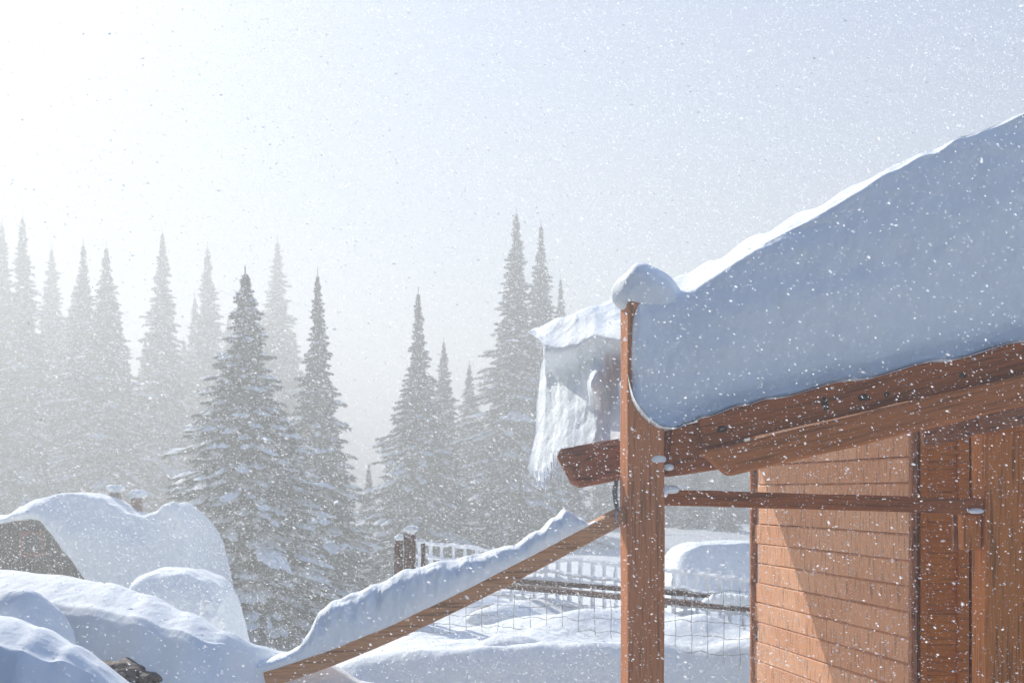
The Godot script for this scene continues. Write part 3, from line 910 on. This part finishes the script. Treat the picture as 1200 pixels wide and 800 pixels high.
func build_hut() -> void:
	var D := 22.0
	var h := thing("hut", "dark hut with red-framed window almost buried in snow", "hut", P(30, 690, D))
	var o := h.position
	# gable wall of upright boards
	rng.seed = 9
	var bw := 0.15
	for i in 17:
		var x := -1.35 + i * bw
		var px := 30.0 + x / D * F
		var topy := tab([[-90, 668], [-40, 624], [0, 612], [50, 610], [75, 640], [112, 690]], px)
		var y1 := P(px, topy, D).y + 0.12
		var y0 := P(px, 740, D).y
		var b := obj("wall_board", timber(maxf(0.2, y1 - y0), bw - 0.008, 0.03, 0.004, 1), M.hut, h)
		b.transform = Transform3D(Basis(Vector3.UP, Vector3(-1, 0, 0), Vector3(0, 0, 1)), Vector3(x, (y0 + y1) / 2 - o.y, rng.randf_range(-0.008, 0.008)))
	# window
	var wp := P(39, 637, D) - o + Vector3(0, 0, 0.05)
	var win := obj("window", timber(0.27, 0.27, 0.02, 0.002), M.pane, h)
	win.position = wp
	for q in [[0, 0.165, 0.40, 0], [0, -0.165, 0.40, 0], [-0.165, 0, 0.27, 1], [0.165, 0, 0.27, 1]]:
		var fr := obj("frame", timber(q[2], 0.065, 0.04, 0.004), M.red_frame, win)
		fr.position = Vector3(q[0], q[1], 0.01)
		if q[3]: fr.rotation.z = PI / 2
	# chimneys
	for q in [[135.0, 577.0, 612.0, 0.16, 0], [160.0, 583.0, 612.0, 0.15, 1]]:
		var ch := obj("chimney", timber(P(0, q[1], D + 1).y - P(0, q[2], D + 1).y + 0.5, q[3], q[3], 0.01, 3, 0.01), M.stone if q[4] == 0 else M.brick, h)
		var cp := P(q[0], (q[1] + q[2]) / 2, D + 1)
		ch.transform = Transform3D(Basis(Vector3.UP, Vector3(-1, 0, 0), Vector3(0, 0, 1)), cp - o - Vector3(0, 0.25, 0))
		var cs := obj("chimney_snow", lump(0.13, 0.075, 0.12, 0.7, 0.06, q[0], 22, 14), M.snow)
		cs.position = P(q[0], q[1] - 4, D + 1)
		tag(cs, "round snow cap on the grey chimney of the hut" if q[4] == 0 else "round snow cap on the reddish chimney of the hut", "snow cap")
	# roof boards
	for s in [[[-60, 640], [28, 600]], [[46, 602], [118, 695]]]:
		var a := P(s[0][0], s[0][1], D - 0.2)
		var b := P(s[1][0], s[1][1], D - 0.2)
		var rb := obj("roof_side", timber(a.distance_to(b), 0.06, 3.0, 0.005), M.hut, h)
		span(rb, a - o + Vector3(0, 0, -1.4), b - o + Vector3(0, 0, -1.4))
	# the blanket of snow
	var top := [[-160, 700], [-120, 650], [-60, 612], [-10, 604], [10, 602], [25, 592], [45, 583], [70, 577.5], [95, 578], [115, 583], [130, 592], [145, 601], [165, 605], [180, 601], [193, 592], [203, 590], [211, 597], [218, 615], [224, 650], [230, 700], [238, 780], [330, 860]]
	var bot := [[-160, 720], [-60, 640], [-20, 618], [0, 613], [20, 610], [48, 611], [60, 625], [78, 650], [108, 690], [130, 730], [330, 900]]
	var rows := []
	for i in 161:
		var px := lerpf(-160.0, 330.0, i / 160.0)
		var t := P(px, tab(top, px), D)
		var b := P(px, maxf(tab(bot, px), tab(top, px) + 5.0), D - 0.35)
		var pts := [Vector3(t.x, t.y - 1.6, -D - 4.0), Vector3(t.x, t.y - 0.5, -D - 3.0), Vector3(t.x, t.y - 0.02, -D - 1.2), t + Vector3(0, 0.0, -0.4), t, lerp(t, b, 0.12) + Vector3(0, 0, 0.12), lerp(t, b, 0.3) + Vector3(0, 0, 0.22), lerp(t, b, 0.6) + Vector3(0, 0, 0.25), lerp(t, b, 0.9) + Vector3(0, 0, 0.14), b, b + Vector3(0, 0.05, -0.3)]
		var row := curve(pts, 44)
		for j in row.size():
			var p: Vector3 = row[j]
			var e := 0.12 * nz(p.x, p.y, p.z, 0.006) + 0.03 * nz(p.x, p.y, p.z, 0.03)
			row[j] = p + Vector3(0, e * 0.25, e)
		rows.append(row)
	var s := obj("hut_snow", sheet(rows), M.snow)
	tag(s, "deep rounded blanket of snow burying the hut roof and side", "snow blanket")

# ---------------------------------------------------------------- trees
func spruce_meshes(sd: int, hgt: float, rad: float, nb: int, tw: int, snowy: float, spire: float, blade: float) -> Array:
	rng.seed = sd
	var lean := rng.randf_range(-0.012, 0.012)
	var v := PackedVector3Array()
	var n := PackedVector3Array()
	var sg := Geo.new()
	for b in nb:
		var wh := 46.0
		var t := 0.03 + 0.97 * pow((b + rng.randf()) / nb, 1.12)
		var y := t * hgt
		var pr := pow(1.0 - t, 0.92) * (1.0 - spire * sstep(0.5, 0.9, t)) + 0.014
		var l := rad * pr * rng.randf_range(0.4, 1.2) * (1.3 if rng.randf() < 0.07 else 1.0) * (1.0 + 0.55 * nz(floorf(t * wh) * 3.7, sd, cos(b * 2.399963) * 0.6, 0.01))
		var az := b * 2.399963 + rng.randf_range(-0.5, 0.5)
		var out := Vector3(cos(az), 0, sin(az))
		var side := Vector3(-out.z, 0, out.x)
		var droop := lerpf(0.75, 0.05, t * t) * rng.randf_range(0.7, 1.2)
		var lift := 0.25 * droop
		for k in tw:
			var f := 0.08 + 0.92 * sqrt(rng.randf())
			var p := Vector3(0, y, 0) + out * (l * f) + Vector3(0, -l * (droop * f - lift * f * f), 0)
			var sgn := -1.0 if k % 2 == 0 else 1.0
			var dr := (out * rng.randf_range(0.3, 0.9) + side * sgn * rng.randf_range(0.1, 0.9) + Vector3(0, rng.randf_range(-0.75, 0.0), 0)).normalized()
			var ln := (lerpf(0.12, 0.035, sstep(0.5, 1.0, t)) + 0.30 * l * (1.1 - f)) * rng.randf_range(0.6, 1.2)
			var wv := dr.cross(Vector3(rng.randf_range(-1, 1), rng.randf_range(-1, 1), rng.randf_range(-1, 1))).normalized() * (blade * rng.randf_range(0.6, 1.3))
			var a := p - wv
			var c := p + dr * ln
			var e := p + wv + dr * ln * 0.25
			var m := (c - a).cross(e - a).normalized()
			v.append(a); v.append(e); v.append(c)
			n.append(m); n.append(m); n.append(m)
		if rng.randf() < snowy and l > 0.12:
			var np := 1 + int(l * 3.2)
			for q in np:
				var f := rng.randf_range(0.25, 0.98)
				var p := Vector3(0, y, 0) + out * (l * f) + Vector3(0, -l * (droop * f - lift * f * f) + 0.02, 0) + side * rng.randf_range(-0.12, 0.12) * l
				var ax := (out + Vector3(0, -droop + 2.0 * lift * f, 0)).normalized() * (0.06 + 0.19 * l * rng.randf_range(0.4, 1.2))
				var bx := side * (0.04 + 0.07 * l * rng.randf_range(0.4, 1.3))
				var up := Vector3(0, 0.035 + 0.03 * l, 0)
				var ring := []
				for w in 7:
					var an := TAU * w / 7.0
					ring.append(p + ax * cos(an) * rng.randf_range(0.75, 1.15) + bx * sin(an) * rng.randf_range(0.75, 1.15))
				for w in 7:
					sg.tri(ring[w], ring[(w + 1) % 7], p + up * rng.randf_range(0.8, 1.3), ring[w] - p + up * 2.0)
					sg.tri(ring[w], ring[(w + 1) % 7], p - up * 0.6, ring[w] - p - up * 2.0)
	var arr := []
	arr.resize(Mesh.ARRAY_MAX)
	arr[Mesh.ARRAY_VERTEX] = v
	arr[Mesh.ARRAY_NORMAL] = n
	var cm := ArrayMesh.new()
	cm.add_surface_from_arrays(Mesh.PRIMITIVE_TRIANGLES, arr)
	var trunk := tube([Vector3(0, -0.4, 0), Vector3(0, hgt * 0.4, 0), Vector3(0, hgt * 0.8, 0), Vector3(0, hgt * 1.025, 0)], [rad * 0.10, rad * 0.065, rad * 0.028, 0.008], 8)
	return [trunk, cm, sg.mesh()]

func spruce(parts: Array, label: String, at: Vector3, sc: Vector3, turn: float, group := "") -> Node3D:
	var t := thing("spruce_tree", label, "tree", at, turn, group)
	obj("trunk", parts[0], M.bark, t)
	obj("crown", parts[1], M.needles, t)
	var s := obj("snow_load", parts[2], M.snow, t)
	s.set_meta("label", "snow clinging to the boughs")
	t.scale = sc
	return t

func build_trees() -> void:
	var far := []
	for k in 5: far.append(spruce_meshes(100 + k, 14.0, 1.9 + 0.16 * (k % 3), 1150, 38, 0.7, 0.05 + 0.14 * (k % 3), 0.05))
	var mid := []
	for k in 2: mid.append(spruce_meshes(200 + k, 11.0, 2.0, 1000, 44, 0.6, 0.45, 0.042))
	var near := spruce_meshes(300, 8.2, 2.05, 1300, 56, 0.85, 0.25, 0.026)
	var place := func(parts: Array, h0: float, px: float, py: float, d: float, label: String, group: String, wide: float) -> void:
		var top := P(px, py, d)
		var gy := ground_y(top.x, d)
		var k := (top.y - gy) / h0
		spruce(parts, label, Vector3(top.x, gy, -d), Vector3(k * wide, k, k * wide), rng.randf_range(0, TAU), group)
	# far row behind the hut
	var g1 := "far row of spruces behind the buried hut"
	var l1 := "tall slender spruce in the hazy row behind the buried hut"
	rng.seed = 41
	var i := 0
	for q in [[-38, 300, 62], [2, 265, 63], [26, 256, 60, "tallest spruce of the hazy far row, above the hut's window"], [60, 293, 66, "spruce of the far row between the tallest one and a close pair"], [97, 288, 58, "paler of the close pair of spruces rising behind the hut's snow dome"], [124, 292, 56, "darker of the close pair of spruces rising behind the chimneys"], [190, 275, 60, "spruce standing free in a gap of the far row beyond the chimneys"], [243, 292, 64, "hazy spruce between the free-standing far spruce and the large forward spruce"], [325, 285, 66, "pale spruce rising between the large forward spruce and its snowy neighbour"], [-75, 270, 62]]:
		place.call(far[i % 5], 14.0, q[0], q[1], q[2], q[3] if q.size() > 3 else l1, g1, rng.randf_range(1.1, 1.35))
		i += 1
	var g2 := "lower spruces filling the gaps of the far row"
	var l2 := "lower spruce filling a gap in the hazy far row"
	for q in [[45, 400, 70], [78, 390, 72], [150, 430, 74], [215, 400, 74], [265, 420, 75], [12, 380, 74], [165, 480, 70], [110, 400, 76], [300, 440, 72], [345, 400, 70], [-15, 330, 68], [140, 380, 66], [228, 350, 70], [268, 370, 68], [170, 400, 68], [395, 500, 66], [85, 345, 70], [308, 380, 62]]:
		place.call(far[i % 5], 14.0, q[0], q[1], q[2], l2, g2, rng.randf_range(1.2, 1.6))
		i += 1
	place.call(near, 8.2, 287, 322, 29.0, "large snow-laden spruce standing forward of the forest by the hut", "", 1.22)
	place.call(mid[0], 11.0, 372, 324, 36.0, "snowy spruce close behind the large forward spruce", "", 1.05)
	place.call(mid[1], 11.0, 490, 345, 42.0, "snow-laden spruce with a thin bare spire beyond the sloping rail", "", 1.15)
	place.call(far[1], 14.0, 520, 402, 48.0, "shorter spruce beside the thin-spired spruce", "", 1.3)
	place.call(far[3], 14.0, 550, 428, 52.0, "shortest pale spruce in the clump beyond the rail", "", 1.4)
	place.call(far[2], 14.0, 605, 252, 47.0, "tallest spruce beyond the snow overhang of the cabin roof", "", 1.3)
	place.call(far[4], 14.0, 634, 266, 50.0, "tall narrow spruce touching the tallest spruce", "", 1.1)
	place.call(far[0], 14.0, 657, 328, 53.0, "spruce half hidden by the snow overhang at the eave", "", 0.9)
	var g3 := "small spruces at the forest edge behind the fence"
	var l3 := "small snowy spruce at the forest edge behind the fence"
	for q in [[432, 545, 46], [455, 520, 52], [575, 520, 44], [535, 540, 43], [640, 520, 46], [672, 540, 48], [610, 560, 40], [400, 560, 50], [515, 500, 50], [582, 440, 56], [470, 560, 40], [560, 500, 54]]:
		place.call(mid[i % 2], 11.0, q[0], q[1], q[2], l3, g3, rng.randf_range(1.1, 1.4))
		i += 1
	var g4 := "far spruces seen under the cabin roof"
	var l4 := "pale snow-coated spruce seen under the cabin roof"
	for q in [[705, 500, 60], [735, 480, 66], [770, 470, 70], [800, 450, 74], [832, 470, 70], [865, 450, 72], [900, 470, 70], [815, 520, 60], [850, 530, 58], [785, 540, 62]]:
		place.call(far[i % 5], 14.0, q[0], q[1], q[2], l4, g4, rng.randf_range(1.3, 1.7))
		i += 1
	# spruces added out of view beside and behind the camera to darken the snow
	var g5 := "spruces added out of view around the yard"
	for q in [[-5.9, 7.4], [-7.6, 8.8], [-9.6, 6.8], [-6.6, 4.4], [-8.8, 3.6], [-11.4, 8.6], [-6.4, 1.0], [-5.5, -5.5], [-2.0, -8.5], [1.5, -7.5], [4.6, -9.5], [7.5, -7.0]]:
		var k := rng.randf_range(0.85, 1.1)
		spruce(far[i % 5], "tall spruce added out of view to shade the cabin yard", Vector3(q[0], ground_y(q[0], q[1]) - 0.1, -q[1]), Vector3(k * 1.15, k, k * 1.15), rng.randf_range(0, TAU), g5)
		i += 1

# ---------------------------------------------------------------- snow in the air
func build_flakes() -> void:
	rng.seed = 2024
	var n := 520000
	var v := PackedVector3Array()
	var nn := PackedVector3Array()
	var idx := PackedInt32Array()
	v.resize(n * 4)
	nn.resize(n * 4)
	idx.resize(n * 6)
	for i in n:
		var d := pow(rng.randf_range(14.0, 1500.0), 0.333333) + 0.3      # as many to each cubic metre, out to nearly 12 m
		var p := Vector3(rng.randf_range(-1.0, 1.0) * (0.41 * d + 0.7), EYE + rng.randf_range(-0.18 * d - 0.3, 0.38 * d + 0.3), -d)
		var r := rng.randf()
		r *= r
		var s := 0.00112 + 0.0017 * r * r
		# a small bent plate, longer than wide, tumbling on the wind
		var a := Vector3(rng.randf_range(0.5, 1.0), rng.randf_range(-0.7, 0.3), rng.randf_range(-0.7, 0.7)).normalized()
		var b := a.cross(Vector3(rng.randf_range(-0.8, 0.8), rng.randf_range(-0.8, 0.8), 1.0)).normalized()
		var c := a.cross(b)
		a *= s * rng.randf_range(1.2, 2.5)
		b *= s
		var k := i * 4
		v[k] = p - a
		v[k + 1] = p + b + a * 0.25
		v[k + 2] = p + a
		v[k + 3] = p - b - a * 0.2
		nn[k] = c
		nn[k + 1] = c
		nn[k + 2] = c
		nn[k + 3] = c
		var q := i * 6
		idx[q] = k
		idx[q + 1] = k + 1
		idx[q + 2] = k + 2
		idx[q + 3] = k
		idx[q + 4] = k + 2
		idx[q + 5] = k + 3
	var arr := []
	arr.resize(Mesh.ARRAY_MAX)
	arr[Mesh.ARRAY_VERTEX] = v
	arr[Mesh.ARRAY_NORMAL] = nn
	arr[Mesh.ARRAY_INDEX] = idx
	var m := ArrayMesh.new()
	m.add_surface_from_arrays(Mesh.PRIMITIVE_TRIANGLES, arr)
	var o := obj("falling_snow", m, M.flake)
	tag(o, "wind-blown snowflakes drifting through the air", "snowflakes")
	o.set_meta("kind", "stuff")

func _ready() -> void:
	wob.noise_type = FastNoiseLite.TYPE_SIMPLEX_SMOOTH
	wob.seed = 7
	wob.frequency = 1.0
	wob.fractal_octaves = 3
	rng.seed = 1
	light_and_lens()
	materials()
	build_ground()
	build_drifts()
	build_cabin()
	build_roof_snow()
	build_rail()
	build_hut()
	build_yard()
	build_fences()
	build_trees()
	build_flakes()
